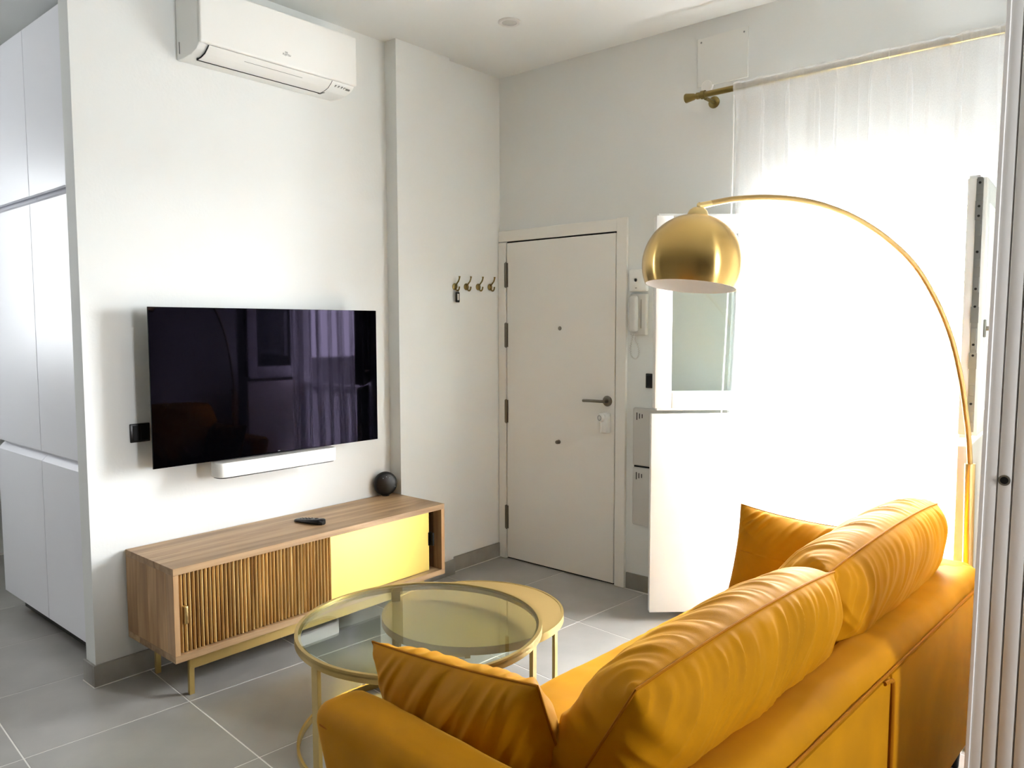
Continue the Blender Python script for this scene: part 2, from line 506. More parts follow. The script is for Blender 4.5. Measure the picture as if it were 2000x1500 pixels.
# left leaf, folded back towards the entrance door
LD = (0.731, 0.682)
bm, c, D, Nn = leaf((1.343, -0.352), LD, 0.50, 1.10, 2.055, 0.06, 'sash', 0.085)
sash = mk('sash', bm, WPVC, win)
bm = B(); obox(bm, c + Vector((0, 0, 1.5775)), D, Nn, (0, 0, 1), 0.25 - 0.08, 0.003, 0.4775 - 0.08)
mk('pane', bm, GLASS, sash, False)
bm, c, D, Nn = leaf((1.333, -0.360), LD, 0.50, 0.048, 1.072, 0.035, 'shutter_panel', frame=False)
mk('shutter_panel', bm, WPVC, win)
# right leaf, seen edge-on with its lock hardware
RD = (-0.06, 0.998)
bm, c, D, Nn = leaf((2.752, -0.47), RD, 0.47, 1.10, 2.05, 0.066, 'sash', 0.085)
sash = mk('sash', bm, WPVC, win)
bm = B(); obox(bm, c + Vector((0, 0, 1.575)), D, Nn, (0, 0, 1), 0.235 - 0.08, 0.003, 0.475 - 0.08)
mk('pane', bm, GLASS, sash, False)
e0 = Vector((2.752, -0.47, 0))
bm = B()
obox(bm, e0 - D * 0.0015 + Vector((0.008, 0, 1.58)), Nn, D, (0, 0, 1), 0.011, 0.0015, 0.465)
for z, h, w, t in ((2.02, 0.03, 0.009, 0.004), (1.93, 0.035, 0.012, 0.006), (1.86, 0.02, 0.008, 0.004), (1.74, 0.015, 0.009, 0.005), (1.66, 0.028, 0.010, 0.005),
                   (1.55, 0.03, 0.013, 0.007), (1.46, 0.04, 0.009, 0.004), (1.38, 0.03, 0.013, 0.006), (1.27, 0.02, 0.008, 0.004), (1.17, 0.02, 0.009, 0.004)):
    obox(bm, e0 - D * (0.003 + t / 2) + Vector((0.008, 0, z)), Nn, D, (0, 0, 1), w, t / 2, h, 0.001, 1)
mk('lock_strip', bm, ZINC, sash)
bm = B()
for z in (2.03, 1.945, 1.91, 1.78, 1.645, 1.58, 1.44, 1.40, 1.22):
    cyl(bm, e0 - D * 0.004 + Vector((0.008, 0, z)), e0 - D * 0.0105 + Vector((0.008, 0, z)), 0.0045, 10)
mk('screw', bm, SHADOWGAP, sash)['kind'] = 'stuff'
bm = B()
hp = e0 + D * 0.045 + Nn * 0.033
if Nn.x < 0: hp = e0 + D * 0.045 - Nn * 0.033
sx = 1 if Nn.x > 0 else -1
obox(bm, hp + Nn * sx * 0.004 + Vector((0, 0, 1.50)), D, Nn, (0, 0, 1), 0.014, 0.004, 0.033, 0.002, 1)
cyl(bm, hp + Vector((0, 0, 1.50)), hp + Nn * sx * 0.05 + Vector((0, 0, 1.50)), 0.009, 14)
tube(bm, [hp + Nn * sx * 0.045 + Vector((0, 0, 1.50)), hp + Nn * sx * 0.05 + D * 0.03 + Vector((0, 0, 1.503)), hp + Nn * sx * 0.05 + D * 0.12 + Vector((0, 0, 1.51))], [0.009, 0.009, 0.007], 10)
mk('handle', bm, STEEL, sash)
bm, c, D, Nn = leaf((2.742, -0.475), RD, 0.47, 0.048, 1.06, 0.04, 'shutter_panel', frame=False)
mk('shutter_panel', bm, M('cream_shutter', lin(232, 226, 214), 0.4), win)

# ------------------------------------------------------------------ entrance door
door = thing('door_1', 'white flush entrance door with steel hinges, lever and peephole', 'door', (0.48, 0, 0), kind='structure')
bm = B()
box(bm, 0.004, 0.066, -0.02, 0.0, 0, 2.045, 0.002, 1)
box(bm, 0.901, 0.968, -0.02, 0.0, 0, 2.121, 0.002, 1)
box(bm, 0.004, 0.901, -0.018, 0.0, 2.05, 2.118, 0.002, 1)
mk('door_frame', bm, DOORW, door)
bm = B(); box(bm, 0.066, 0.901, -0.003, 0.0, 0.0, 2.05)
mk('door_gap', bm, SHADOWGAP, door, False)
bm = B(); box(bm, 0.0745, 0.8935, -0.017, -0.003, 0.010, 2.040, 0.002, 1)
dpan = mk('door_panel', bm, DOORW, door)
for z0, z1 in ((1.758, 1.919), (1.377, 1.537), (0.890, 1.045), (0.196, 0.355)):
    bm = B()
    cyl(bm, (0.0705, -0.022, z0), (0.0705, -0.022, z1), 0.0055, 12)
    box(bm, 0.072, 0.085, -0.0185, -0.0165, z0 + 0.004, z1 - 0.004)
    box(bm, 0.057, 0.069, -0.0215, -0.0195, z0 + 0.004, z1 - 0.004)
    mk('hinge', bm, DSTEEL, dpan)
bm = B(); lathe(bm, (0.499, -0.016, 1.50), (0, -1, 0), [(0.0125, 0), (0.0125, 0.003), (0.009, 0.005), (0.004, 0.004)], 20)
mk('peephole', bm, DSTEEL, dpan)
bm = B(); lathe(bm, (0.494, -0.016, 0.808), (0, -1, 0), [(0.013, 0), (0.013, 0.004), (0.008, 0.010), (0.012, 0.02), (0.010, 0.026), (0.002, 0.028)], 20)
mk('knob', bm, DSTEEL, dpan)
bm = B()
lathe(bm, (0.846, -0.016, 1.080), (0, -1, 0), [(0.031, 0), (0.031, 0.006), (0.027, 0.009), (0.011, 0.010), (0.010, 0.045)], 28)
tube(bm, catmull([(0.846, -0.058, 1.080), (0.83, -0.062, 1.080), (0.79, -0.064, 1.080), (0.74, -0.062, 1.079), (0.70, -0.056, 1.077)], 5), 0.0085, 12)
mk('handle', bm, DSTEEL, dpan)

# ------------------------------------------------------------------ kitchen tall cabinets (left of the partition)
YC = -2.46
def tall_cabinet(x0, x1, label):
    t = thing('kitchen_cabinet', label, 'cabinet', ((x0 + x1) / 2, YC + 0.3, 0), group='tall kitchen cabinets')
    bm = B(); box(bm, x0, x1, YC + 0.05, YC + 0.6, 0.11, 2.862)
    mk('carcass', bm, CABW, t, False)
    bm = B(); box(bm, x0, x1, YC + 0.09, YC + 0.11, 0.0, 0.11)
    mk('plinth', bm, M('dark_plinth', lin(70, 68, 66), 0.7), t, False)
    for z0, z1 in ((0.114, 0.882), (0.928, 2.080), (2.116, 2.862)):
        bm = B(); box(bm, x0 + 0.0012, x1 - 0.0012, YC, YC + 0.02, z0, z1, 0.0012, 1)
        mk('door', bm, CABW, t)
    for z0, z1 in ((0.882, 0.928), (2.080, 2.116)):
        bm = B()
        prism(bm, [(YC + 0.0015, z0), (YC + 0.05, z0), (YC + 0.05, z1), (YC + 0.034, z1), (YC + 0.030, z0 + 0.6 * (z1 - z0))], 'x', x0 + 0.001, x1 - 0.001)
        mk('finger_pull', bm, CABW, t, False)
tall_cabinet(-0.725, -0.165, 'white handleless tall cabinet next to the partition end')
tall_cabinet(-1.36, -0.727, 'white handleless tall cabinet at the left picture edge')

# ------------------------------------------------------------------ sliding panels (edges at the right)
for k, x0 in enumerate((2.996, 3.0305, 3.0605, 3.0935, 3.1265, 3.1595)):
    w = 0.0315 if k == 0 else 0.0265 if k == 1 else 0.0295
    t = thing('door_%d' % (k + 2), ['outermost pale grey sliding panel, edge beside the sofa back', 'pale grey sliding panel edge with a round finger pull', 'third pale grey sliding panel edge from the sofa',
                                   'fourth pale grey sliding panel edge from the sofa', 'fifth pale grey sliding panel edge from the sofa', 'last pale grey sliding panel edge of the stack'][k], 'door',
              mat=Matrix.Translation((x0, -1.67, 1.3)) @ Matrix.Rotation(0.011, 4, 'Y') , kind='structure')
    bm = B(); box(bm, 0, w, 0, 1.25, -1.29, 1.30, 0.002, 2)
    mk('panel', bm, ALU, t, local=True)
    if k == 0:
        bm = B(); box(bm, -0.001, 0.0085, -0.004, 0.002, -1.29, 1.30, 0.0015, 1)
        mk('edge_strip', bm, ALU, t, local=True)
    if k == 1:
        bm = B(); lathe(bm, (w / 2 - 0.001, 0.0, -0.148), (0, -1, 0), [(0.0125, 0.0), (0.0125, 0.002), (0.0085, 0.002), (0.0085, -0.004)], 24, cap1=False)
        mk('finger_pull', bm, STEEL, t, local=True)
        bm = B(); lathe(bm, (w / 2 - 0.001, -0.0005, -0.148), (0, -1, 0), [(0.0084, 0), (0.0084, 0.0012)], 20)
        mk('finger_hole', bm, BLACK, t, local=True)
bm = B(); box(bm, 3.02, 3.045, -1.655, -0.44, 0.0, 0.004); box(bm, 2.99, 3.19, -1.62, -0.44, 2.62, 2.66)
bm2 = None
struct('trim_1', bm, SHADOWGAP, 'slim dark floor and head track of the sliding panels', 'track')

# ------------------------------------------------------------------ outside
bm = B(); box(bm, -40, 40, 0.6, 60, -0.6, -0.4)
struct('ground', bm, GROUND, 'street ground beyond the window, darkened to weaken upward light', 'ground')
def far_building(x0, x1, y0, y1, z1, mat, label, nw):
    t = thing('far_building', label, 'building', ((x0 + x1) / 2, (y0 + y1) / 2, -0.4), group='distant buildings')
    bm = B(); box(bm, x0, x1, y0, y1, -0.4, z1); box(bm, x0 - 0.1, x1 + 0.1, y0 - 0.1, y1 + 0.1, z1, z1 + 0.06)
    mk('walls', bm, mat, t, False)
    for i in range(nw):
        xx = x0 + (x1 - x0) * (i + 0.5) / nw
        bm = B(); box(bm, xx - 0.25, xx + 0.25, y0 - 0.03, y0 + 0.02, 0.4, 1.15)
        mk('window', bm, CONC2, t, False)
far_building(-2.5, 1.0, 10, 13, 1.26, CONC, 'low dark grey building seen over the window rail at left', 4)
far_building(1.35, 2.05, 11, 13, 1.2, CONC2, 'narrow dark block seen over the window rail', 2)
far_building(2.3, 6.5, 14, 17, 1.12, CONC, 'wide low grey building seen over the window rail at right', 5)

# ------------------------------------------------------------------ curtain and rod
RY, RZ, RR = -0.12, 2.668, 0.0145
t = thing('curtain_rod', 'antique brass curtain rod with flared finial above the window', 'curtain rod', (2.1, RY, RZ))
bm = B(); cyl(bm, (1.452, RY, RZ), (2.93, RY, RZ), RR, 24); mk('rod', bm, BRASSD, t)
bm = B(); lathe(bm, (1.452, RY, RZ), (-1, 0, 0), [(0.0165, 0), (0.0165, 0.014), (0.0125, 0.016), (0.0125, 0.022), (0.016, 0.028), (0.0235, 0.072), (0.022, 0.076), (0.0, 0.0765)], 28)
mk('finial', bm, BRASSD, t)
for bx in (1.474, 2.90):
    bm = B()
    lathe(bm, (bx, 0, RZ - 0.012), (0, -1, 0), [(0.03, 0), (0.03, 0.005), (0.024, 0.01), (0.010, 0.012), (0.009, 0.10)], 24)
    lathe(bm, (bx - 0.011, RY, RZ), (1, 0, 0), [(0.0205, 0), (0.0205, 0.022), (0.015, 0.022)], 24)
    mk('bracket', bm, BRASSD, t)
bm = B(); lathe(bm, (1.435, 0, 2.742), (0, -1, 0), [(0.033, 0), (0.033, 0.006), (0.028, 0.011), (0.002, 0.012)], 28)
one('wall_disc', bm, PLAST, 'small white round cap on the wall above the rod bracket', 'cap')
t = thing('access_cover', 'clear square cover plate screwed to the wall above the curtain rod', 'cover plate', (1.517, 0, 2.76))
bm = B(); box(bm, 1.379, 1.655, -0.008, -0.002, 2.745, 2.99, 0.001, 1); mk('plate', bm, M('painted_cover', lin(231, 232, 228), 0.6, spec=0.3), t)
for sxx in (1.40, 1.632):
    bm = B(); lathe(bm, (sxx, -0.008, 2.968), (0, -1, 0), [(0.005, 0), (0.004, 0.002), (0.0, 0.0025)], 12); mk('screw', bm, ZINC, t)

def curtain():
    NX, NZ = 900, 80
    # pleats: centre (0..1 across at mid height), half width; each doubles the cloth over itself
    pl = [(0.12, 0.016), (0.235, 0.014), (0.335, 0.012), (0.395, 0.016), (0.47, 0.014), (0.52, 0.016), (0.585, 0.014), (0.655, 0.012), (0.70, 0.016), (0.79, 0.012), (0.90, 0.018), (0.955, 0.014)]
    V = np.zeros((NX, NZ, 3))
    U = np.linspace(0, 1, NX)
    for j in range(NZ):
        f = j / (NZ - 1)
        z = 2.693 - 0.10 * f if f < 0.25 else 2.668 - (f - 0.25) / 0.75 * 2.628
        g = (2.70 - z) / 2.66
        xl = 1.640 - 0.010 * g - 0.11 * max(0, g - 0.2) ** 1.4
        # right border: over the top of the open leaf, then gathered to its left
        if z > 2.12: xr = 2.86
        elif z > 1.9: xr = 2.86 - (2.12 - z) / 0.22 * 0.19
        else: xr = 2.67 - 0.015 * (1.9 - z)
        below = min(1, max(0, (2.655 - z) / 0.10))                # 0 in the rod pocket, 1 under it
        y = 0.014 * np.sin(2 * PI * 3.1 * U + 0.9 + g) + 0.010 * np.sin(2 * PI * 6.7 * U + 2.1 - g) + 0.004 * np.sin(2 * PI * 15 * U + 1.1 * g)
        y = y * (1.1 + 1.0 * g)
        xs = np.zeros(NX)
        for n_, (c0, w) in enumerate(pl):
            cc = c0 + 0.012 * (1 - g) * math.sin(5.1 * n_) - 0.014 * g * math.cos(2.3 * n_)
            ww = 1.75 * w * (0.75 + 0.5 * g) * (0.55 + 0.45 * below)
            d = (U - cc) / ww
            e = np.exp(-d * d)
            xs += -0.080 * (0.7 + 0.5 * g) * d * e * (0.35 + 0.65 * below)     # S-fold
            y += -0.034 * e * (0.6 + 0.5 * g) * (1 if n_ % 2 else 0.6)
        fine = np.sin(150 * U + 3 * np.sin(23 * U)) * 0.5 + np.sin(310 * U + 2 * np.sin(41 * U)) * 0.3
        fade = math.exp(-max(0, 2.655 - z) / 0.05)
        yy = (RY - 0.0185) * (1 - below) + (RY + 0.004 + y) * below + 0.0025 * fine * fade
        if z > 2.682: yy = np.full(NX, RY - 0.0185 + (z - 2.682) * 0.7) + 0.003 * fine
        V[:, j, 0] = xl + (xr - xl) * U + xs
        V[:, j, 1] = np.minimum(yy, -0.048)
        V[:, j, 2] = z + (0.003 * np.sin(61 * U + 2 * np.sin(17 * U)) if z > 2.682 else 0)
    bm = B(); grid_mesh(bm, V)
    for f in bm.faces:
        if sum(v.co.z for v in f.verts) / 4 > 2.637: f.material_index = 1
    return bm
bm = curtain()
t = thing('curtain', 'floor-length sheer white curtain gathered on the brass rod', 'curtain', (2.15, RY, 0.04))
mk('fabric', bm, [SHEER, POCKET], t)
bm = B(); tube(bm, [(1.640 - 0.010 * f - 0.11 * max(0, f - 0.2) ** 1.4, RY - 0.005, 2.69 - 2.65 * f) for f in np.linspace(0, 1, 40)], 0.0035, 6)
mk('hem', bm, sheer('voile_hem', lin(250, 250, 248), 0.7, 0.5, False), t)

# ------------------------------------------------------------------ television, soundbar, switch
tvc = Vector((0.097, -1.706, 1.2545)); tva = math.atan2(0.1106 - 0.083, 2.2988 - 1.1138)
TVM = Matrix.Translation(tvc) @ Matrix.Rotation(-tva, 4, 'Z')
t = thing('television', 'large black wall-mounted television reflecting the window', 'television', mat=TVM)
bm = B(); box(bm, -0.003, 0.0, -0.5925, 0.5925, -0.3415, 0.3415, 0.0008, 1); mk('screen', bm, TVG, t, local=True)
bm = B(); box(bm, -0.009, -0.003, -0.593, 0.593, -0.342, 0.342, 0.001, 1); box(bm, -0.05, -0.009, -0.42, 0.42, -0.33, 0.02, 0.008, 2); mk('back_shell', bm, BLACK, t, local=True)
bm = B()
box(bm, TVX, TVX + 0.012, -1.9, -1.5, 1.1, 1.5, 0.002, 1); box(bm, TVX + 0.012, 0.045, -1.76, -1.64, 1.22, 1.38, 0.004, 1)
mk('wall_mount', bm, BLACK, t)
bm = B(); box(bm, 0.0005, 0.0008, -0.006, 0.006, -0.335, -0.331); mk('badge', bm, GREYP, t, False, local=True)

t = thing('soundbar', 'white rounded soundbar mounted under the television', 'soundbar', (0.09, -1.72, 0.836))
bm = B()
pts = []
L, Dp = 0.322, 0.05
for cx, sgn in ((L - 0.045, 1), (-(L - 0.045), -1)):
    for k in range(13):
        a = (-PI / 2 + PI * k / 12)
        pts.append((sgn * math.sin(0) + 0, 0))
pts = []
for k in range(17):
    a = -PI / 2 + PI * k / 16; ca, sa = math.cos(a), math.sin(a)
    pts.append((0.10 + Dp * math.copysign(abs(sa) ** 0.75, sa), -1.72 + (L - 0.05) + 0.05 * abs(ca) ** 0.75))
for k in range(17):
    a = PI / 2 + PI * k / 16; ca, sa = math.cos(a), math.sin(a)
    pts.append((0.10 + Dp * math.copysign(abs(sa) ** 0.75, sa), -1.72 - (L - 0.05) - 0.05 * abs(ca) ** 0.75))
q = []
for p in pts:
    if not q or (Vector(p) - Vector(q[-1])).length > 1e-4: q.append(p)
if (Vector(q[0]) - Vector(q[-1])).length < 1e-4: q.pop()
prism(bm, q, 'z', 0.842, 0.907, 0, 0.003, 2)
mk('body', bm, PLAST, t)
bm = B(); prism(bm, [(0.10 + (p[0] - 0.10) * 0.93, -1.72 + (p[1] + 1.72) * 0.985) for p in q], 'z', 0.9065, 0.9075); mk('top_grille', bm, GREYPL, t, False)
bm = B(); prism(bm, [(0.10 + (p[0] - 0.10) * 0.9, -1.72 + (p[1] + 1.72) * 0.97) for p in q], 'z', 0.837, 0.843); mk('base', bm, BLACK, t, False)
bm = B(); box(bm, 0.040, 0.055, -1.80, -1.64, 0.838, 0.910); box(bm, TVX, 0.045, -1.76, -1.68, 0.85, 0.90); mk('mount', bm, BLACK, t)

t = thing('wall_switch', 'black square double switch plate left of the television', 'switch', (TVX, -2.29, 1.016))
bm = B(); box(bm, TVX, TVX + 0.009, -2.332, -2.248, 1.016, 1.097, 0.003, 2); mk('plate', bm, BLACK, t)
bm = B(); box(bm, TVX + 0.009, TVX + 0.012, -2.322, -2.291, 1.024, 1.089, 0.001, 1); mk('rocker', bm, BLACK, t)
bm = B(); box(bm, TVX + 0.009, TVX + 0.012, -2.289, -2.258, 1.024, 1.089, 0.001, 1); mk('rocker', bm, BLACK, t)

# ------------------------------------------------------------------ air conditioner
t = thing('air_conditioner', 'white wall-mounted split air conditioner near the ceiling', 'air conditioner', (TVX, -1.66, 2.675))
y0, y1 = -2.072, -1.252
body = [(TVX + 0.002, 2.678), (TVX + 0.06, 2.674), (0.075, 2.678), (0.118, 2.690), (0.139, 2.708), (0.139, 2.925), (0.132, 2.945), (TVX + 0.002, 2.952)]
bm = B(); prism(bm, body, 'y', y0 + 0.002, y1 - 0.002, 0, 0.006, 2); mk('body', bm, WPVC, t)
bm = B(); box(bm, 0.139, 0.160, y0, y1, 2.7105, 2.948, 0.009, 4); panel = mk('front_panel', bm, PLAST, t)
bm = B()
n = Vector((0.021, 0, -0.030)).normalized()
prof = [(0.050, 2.6735), (0.080, 2.6765), (0.112, 2.685), (0.139, 2.703), (0.146, 2.7095), (0.150, 2.7080), (0.142, 2.699), (0.115, 2.680), (0.082, 2.671), (0.050, 2.668)]
prism(bm, prof, 'y', y0 + 0.0445, y1 - 0.1445, 0, 0.001, 1); mk('vent_flap', bm, PLAST, t)
bm = B(); prism(bm, [(0.042, 2.6765), (0.0502, 2.6765), (0.0502, 2.6664), (0.042, 2.6672)], 'y', y0 + 0.042, y1 - 0.144)
for yy in (y0 + 0.040, y1 - 0.146):
    prism(bm, [(p[0], p[1] - 0.0005) for p in prof], 'y', yy + 0.0015, yy + 0.0035)
mk('vent_gap', bm, SHADOWGAP, t, False)
bm = B(); prism(bm, [(0.127, 2.6890), (0.1282, 2.6900), (0.1292, 2.6890), (0.128, 2.6880)], 'y', y0 + 0.22, y1 - 0.30); mk('flap_groove', bm, GREYP, t, False)
bm = text_bm('FUJITSU', 0.0125)
bm.transform(Matrix.Translation((0.1605, -1.655, 2.757)) @ Matrix.Rotation(PI / 2, 4, 'Z') @ Matrix.Rotation(PI / 2, 4, 'X'))
mk('lettering', bm, GREYP, panel, False)
bm = B()
lem = []
for k in range(24):
    a = 2 * PI * k / 24
    lem.append((0.1606, -1.657 + 0.006 * math.sin(a), 2.7715 + 0.0028 * math.sin(2 * a)))
tube(bm, lem, 0.0007, 5, True); mk('emblem', bm, GREYP, panel)
# display marks on the sloping underside at the right end
bm = B()
sl = Vector((0.027, 0, 0.018)).normalized(); nrm = Vector((0.018, 0, -0.027)).normalized()
def mark(yc, hw, hl, off=0):
    obox(bm, Vector((0.128, yc, 2.6955)) + sl * off + nrm * 0.0008, (0, 1, 0), sl, nrm, hw, hl, 0.0006)
for k, yc in enumerate((-1.362, -1.343, -1.324)):
    mark(yc, 0.0016, 0.006); mark(yc + 0.003, 0.0012, 0.0035, 0.003)
mark(-1.306, 0.0045, 0.0014, 0.003); mark(-1.310, 0.0015, 0.004, -0.002); mark(-1.285, 0.012, 0.005, -0.004)
box(bm, 0.020, 0.060, -1.39, -1.375, 2.6725, 2.674); mk('display_mark', bm, GREYP, t, False)['kind'] = 'stuff'
bm = B(); box(bm, TVX + 0.03, TVX + 0.032, y0 - 0.0008, y0 + 0.003, 2.70, 2.75); mk('side_groove', bm, GREYP, t, False)

# ------------------------------------------------------------------ media console
CX0, CX1, CY0, CY1, CZ0, CZ1 = -0.042, 0.386, -2.375, -0.890, 0.180, 0.5635
t = thing('media_console', 'mango wood media console with slatted door and brass sliding door', 'media console', ((CX0 + CX1) / 2, (CY0 + CY1) / 2, 0))
TT = 0.028
xs = np.linspace(CX0, CX1, 5)
for a, b in zip(xs, xs[1:]):
    bm = B(); box(bm, a + 0.0002, b - 0.0002, CY0, CY1, CZ1 - TT, CZ1, 0.0008, 1); mk('top_board', bm, WOODY, t)
for a, b in zip(xs, xs[1:]):
    bm = B(); box(bm, a + 0.0002, b - 0.0002, CY0, CY1, CZ0, CZ0 + TT, 0.0008, 1); mk('bottom_board', bm, WOODY, t)
sx = [CX0, 0.054, 0.156, 0.322, CX1]
for (ya, yb) in ((CY0, CY0 + 0.022), (CY1 - 0.024, CY1)):
    for a, b in zip(sx, sx[1:]):
        bm = B(); box(bm, a + 0.0002, b - 0.0002, ya, yb, CZ0 + TT, CZ1 - TT, 0.0008, 1); mk('side_board', bm, WOODZ, t)
bm = B(); box(bm, CX0, CX0 + 0.01, CY0 + 0.022, CY1 - 0.024, CZ0 + TT, CZ1 - TT); mk('back_board', bm, WOODD, t, False)
bm = B(); box(bm, 0.16, 0.178, -1.66, -1.60, CZ0 + TT, CZ1 - TT); mk('divider', bm, WOODD, t, False)
# left slatted door
bm = B(); box(bm, 0.350, 0.362, CY0 + 0.030, -1.612, CZ0 + TT + 0.002, CZ1 - TT - 0.002); ld = mk('slatted_door', bm, WOODD, t, False)
nsl = 42
sb = B()
hh = (CZ1 - CZ0 - 2 * TT - 0.006) / 2
prof = [(0.0, -0.0056)] + [(0.011 * math.sin(PI * k / 8), -0.0056 * math.cos(PI * k / 8)) for k in range(1, 8)] + [(0.0, 0.0056)]
A = [sb.verts.new((p[0], p[1], -hh)) for p in prof]; Bv = [sb.verts.new((p[0], p[1], hh)) for p in prof]
sb.faces.new(A); sb.faces.new(list(reversed(Bv)))
for i in range(len(prof)): sb.faces.new((A[i], Bv[i], Bv[(i + 1) % len(prof)], A[(i + 1) % len(prof)]))
bmesh.ops.recalc_face_normals(sb, faces=sb.faces)
sme = bpy.data.meshes.new('slat'); sb.to_mesh(sme); sb.free(); sme.materials.append(WOODS)
sme.polygons.foreach_set('use_smooth', [True] * len(sme.polygons))
try: sme.set_sharp_from_angle(angle=math.radians(40))
except Exception: pass
inv = WM[t.name].inverted()
for k in range(nsl):
    o = bpy.data.objects.new('slat', sme); COL.objects.link(o); o.parent = ld
    o.location = inv @ Vector((0.362, -2.336 + (0.7155) * k / (nsl - 1), (CZ0 + CZ1) / 2))
bm = B(); box(bm, 0.362, 0.391, -2.335, -2.318, 0.330, 0.404, 0.005, 3); mk('pull', bm, BRASS, ld)
bm = B(); box(bm, 0.335, 0.347, -1.645, -0.969, CZ0 + TT + 0.002, CZ1 - TT - 0.002, 0.001, 1); rd = mk('brass_door', bm, BRPANEL, t)
bm = B(); box(bm, 0.347, 0.372, -0.966, -0.953, 0.345, 0.415, 0.004, 3); box(bm, 0.337, 0.35, -0.975, -0.955, 0.345, 0.415); mk('pull', bm, BLACK, rd)
# brass underframe
bm = B()
box(bm, 0.300, 0.318, CY0 + 0.09, CY1 - 0.09, 0.108, 0.180, 0.001, 1); box(bm, 0.0, 0.018, CY0 + 0.09, CY1 - 0.09, 0.108, 0.180, 0.001, 1)
for yy in (CY0 + 0.09, CY1 - 0.108): box(bm, 0.018, 0.300, yy, yy + 0.018, 0.147, 0.180, 0.001, 1)
mk('underframe', bm, GOLDP, t)
for lx, sxx in ((0.309, 1), (0.009, -1)):
    for ly in (CY0 + 0.099, CY1 - 0.099):
        bm = B(); obox(bm, (lx, ly, 0.0735), (1, 0, 0), (0, 1, 0), (0, 0, 1), 0.008, 0.011, 0.0735, 0.001, 1)
        for v in bm.verts:
            if v.co.z < 0.03: v.co.y += 0.006 if ly > -1.6 else -0.002
        mk('leg', bm, GOLDP, t)

# remote and smart speaker on top
t = thing('remote_control', 'black curved remote control lying on the console top', 'remote', mat=Matrix.Translation((0.18, -1.60, CZ1)) @ Matrix.Rotation(math.radians(14), 4, 'Z'))
pp = []
bm = B()
NR = 18
rings = []
for i in range(NR + 1):
    f = i / NR; x = -0.088 + 0.176 * f
    w = 0.022 + 0.006 * math.sin(PI * f) + 0.004 * f; h = 0.014 + 0.016 * f ** 1.2
    k = min(1, 4 * f * (1 - f) * 3 + 0.25) ; w *= k ** 0.5; h *= 0.6 + 0.4 * k
    rings.append([bm.verts.new((x, w * math.copysign(abs(math.cos(a)) ** 0.7, math.cos(a)), 0.0002 + h / 2 * (1 + 0) + (h / 2 - 0.0) * math.copysign(abs(math.sin(a)) ** 0.7, math.sin(a)) + 0.004 * math.sin(PI * f) * 0)) for a in [2 * PI * k2 / 20 for k2 in range(20)]])
for a, b in zip(rings, rings[1:]):
    for k in range(20): bm.faces.new((a[k], a[(k + 1) % 20], b[(k + 1) % 20], b[k]))
bm.faces.new(list(reversed(rings[0]))); bm.faces.new(rings[-1]); bmesh.ops.recalc_face_normals(bm, faces=bm.faces)
mk('body', bm, BLACK, t, local=True)
bm = B(); lathe(bm, (0.045, 0, 0.0245), (0, 0, 1), [(0.009, 0), (0.009, 0.002), (0.006, 0.003)], 20); mk('dial', bm, M('dark_rubber', lin(35, 35, 36), 0.6), t, local=True)
bm = B()
for k in range(4):
    for s in (-1, 1): lathe(bm, (-0.05 + 0.02 * k, 0.007 * s, 0.0160 + 0.0022 * k), (0, 0, 1), [(0.004, 0), (0.004, 0.0015), (0.002, 0.002)], 10)
mk('button_pad', bm, M('dark_rubber_b', lin(30, 30, 31), 0.6), t, local=True)

t = thing('smart_speaker', 'round black smart speaker on a short stand at the console end', 'speaker', (-0.008, -0.966, CZ1))
spc = Vector((-0.01, -0.966, 0.633)); fd = Vector((0.93, -0.37, 0.06)).normalized()
bm = B(); lathe(bm, spc - fd * 0.022, fd, [(0.052, 0), (0.063, 0.006), (0.067, 0.018), (0.067, 0.030), (0.062, 0.040), (0.050, 0.046), (0.0, 0.048)], 40); mk('body', bm, BLACK, t)
bm = B()
px, py = perp(fd)
for (a, r) in ((60, 0.038), (90, 0.040), (120, 0.038), (-70, 0.032), (-20, 0.052)):
    p = spc + Vector((0, 0, 1)) * (r * math.sin(math.radians(a))) + fd.cross(Vector((0, 0, 1))) * (-r * math.cos(math.radians(a))) + fd * 0.0225
    lathe(bm, p - fd * 0.004, fd, [(0.0022, 0), (0.0022, 0.0055), (0.0, 0.006)], 8)
mk('status_light', bm, M('pale_led', lin(180, 184, 190), 0.4), t)['kind'] = 'stuff'
bm = B(); box(bm, -0.020, 0.004, -0.972, -0.960, CZ1, 0.572); cyl(bm, (-0.008, -0.966, CZ1), (-0.008, -0.966, CZ1 + 0.003), 0.02, 20); mk('stand', bm, BLACK, t)

# ------------------------------------------------------------------ coat hooks and fob
for k, yy in enumerate((-0.412, -0.312, -0.205, -0.096)):
    t = thing('coat_hook', 'brass double coat hook, ' + ['nearest the pillar, carrying a black fob', 'second from the pillar', 'second from the entrance door', 'nearest the entrance door'][k], 'hook', (0, yy, 1.765), group='coat hooks on the recess')
    z = 1.753 + 0.003 * k
    bm = B(); lathe(bm, (0, yy, z), (1, 0, 0), [(0.021, 0), (0.021, 0.003), (0.016, 0.007), (0.009, 0.009), (0.0, 0.010)], 24); mk('backplate', bm, BRASSD, t)
    bm = B(); tube(bm, catmull([(0.008, yy, z + 0.004), (0.018, yy, z + 0.018), (0.032, yy, z + 0.032), (0.040, yy, z + 0.048), (0.042, yy, z + 0.062)], 5), [0.0045] * 17 + [0.005, 0.0055, 0.006, 0.0065], 10)
    mk('upper_hook', bm, BRASSD, t)
    bm = B(); tube(bm, catmull([(0.008, yy, z - 0.008), (0.017, yy, z - 0.022), (0.029, yy, z - 0.024), (0.037, yy, z - 0.014), (0.040, yy, z + 0.0)], 5), 0.0046, 10)
    mk('lower_hook', bm, BRASSD, t)
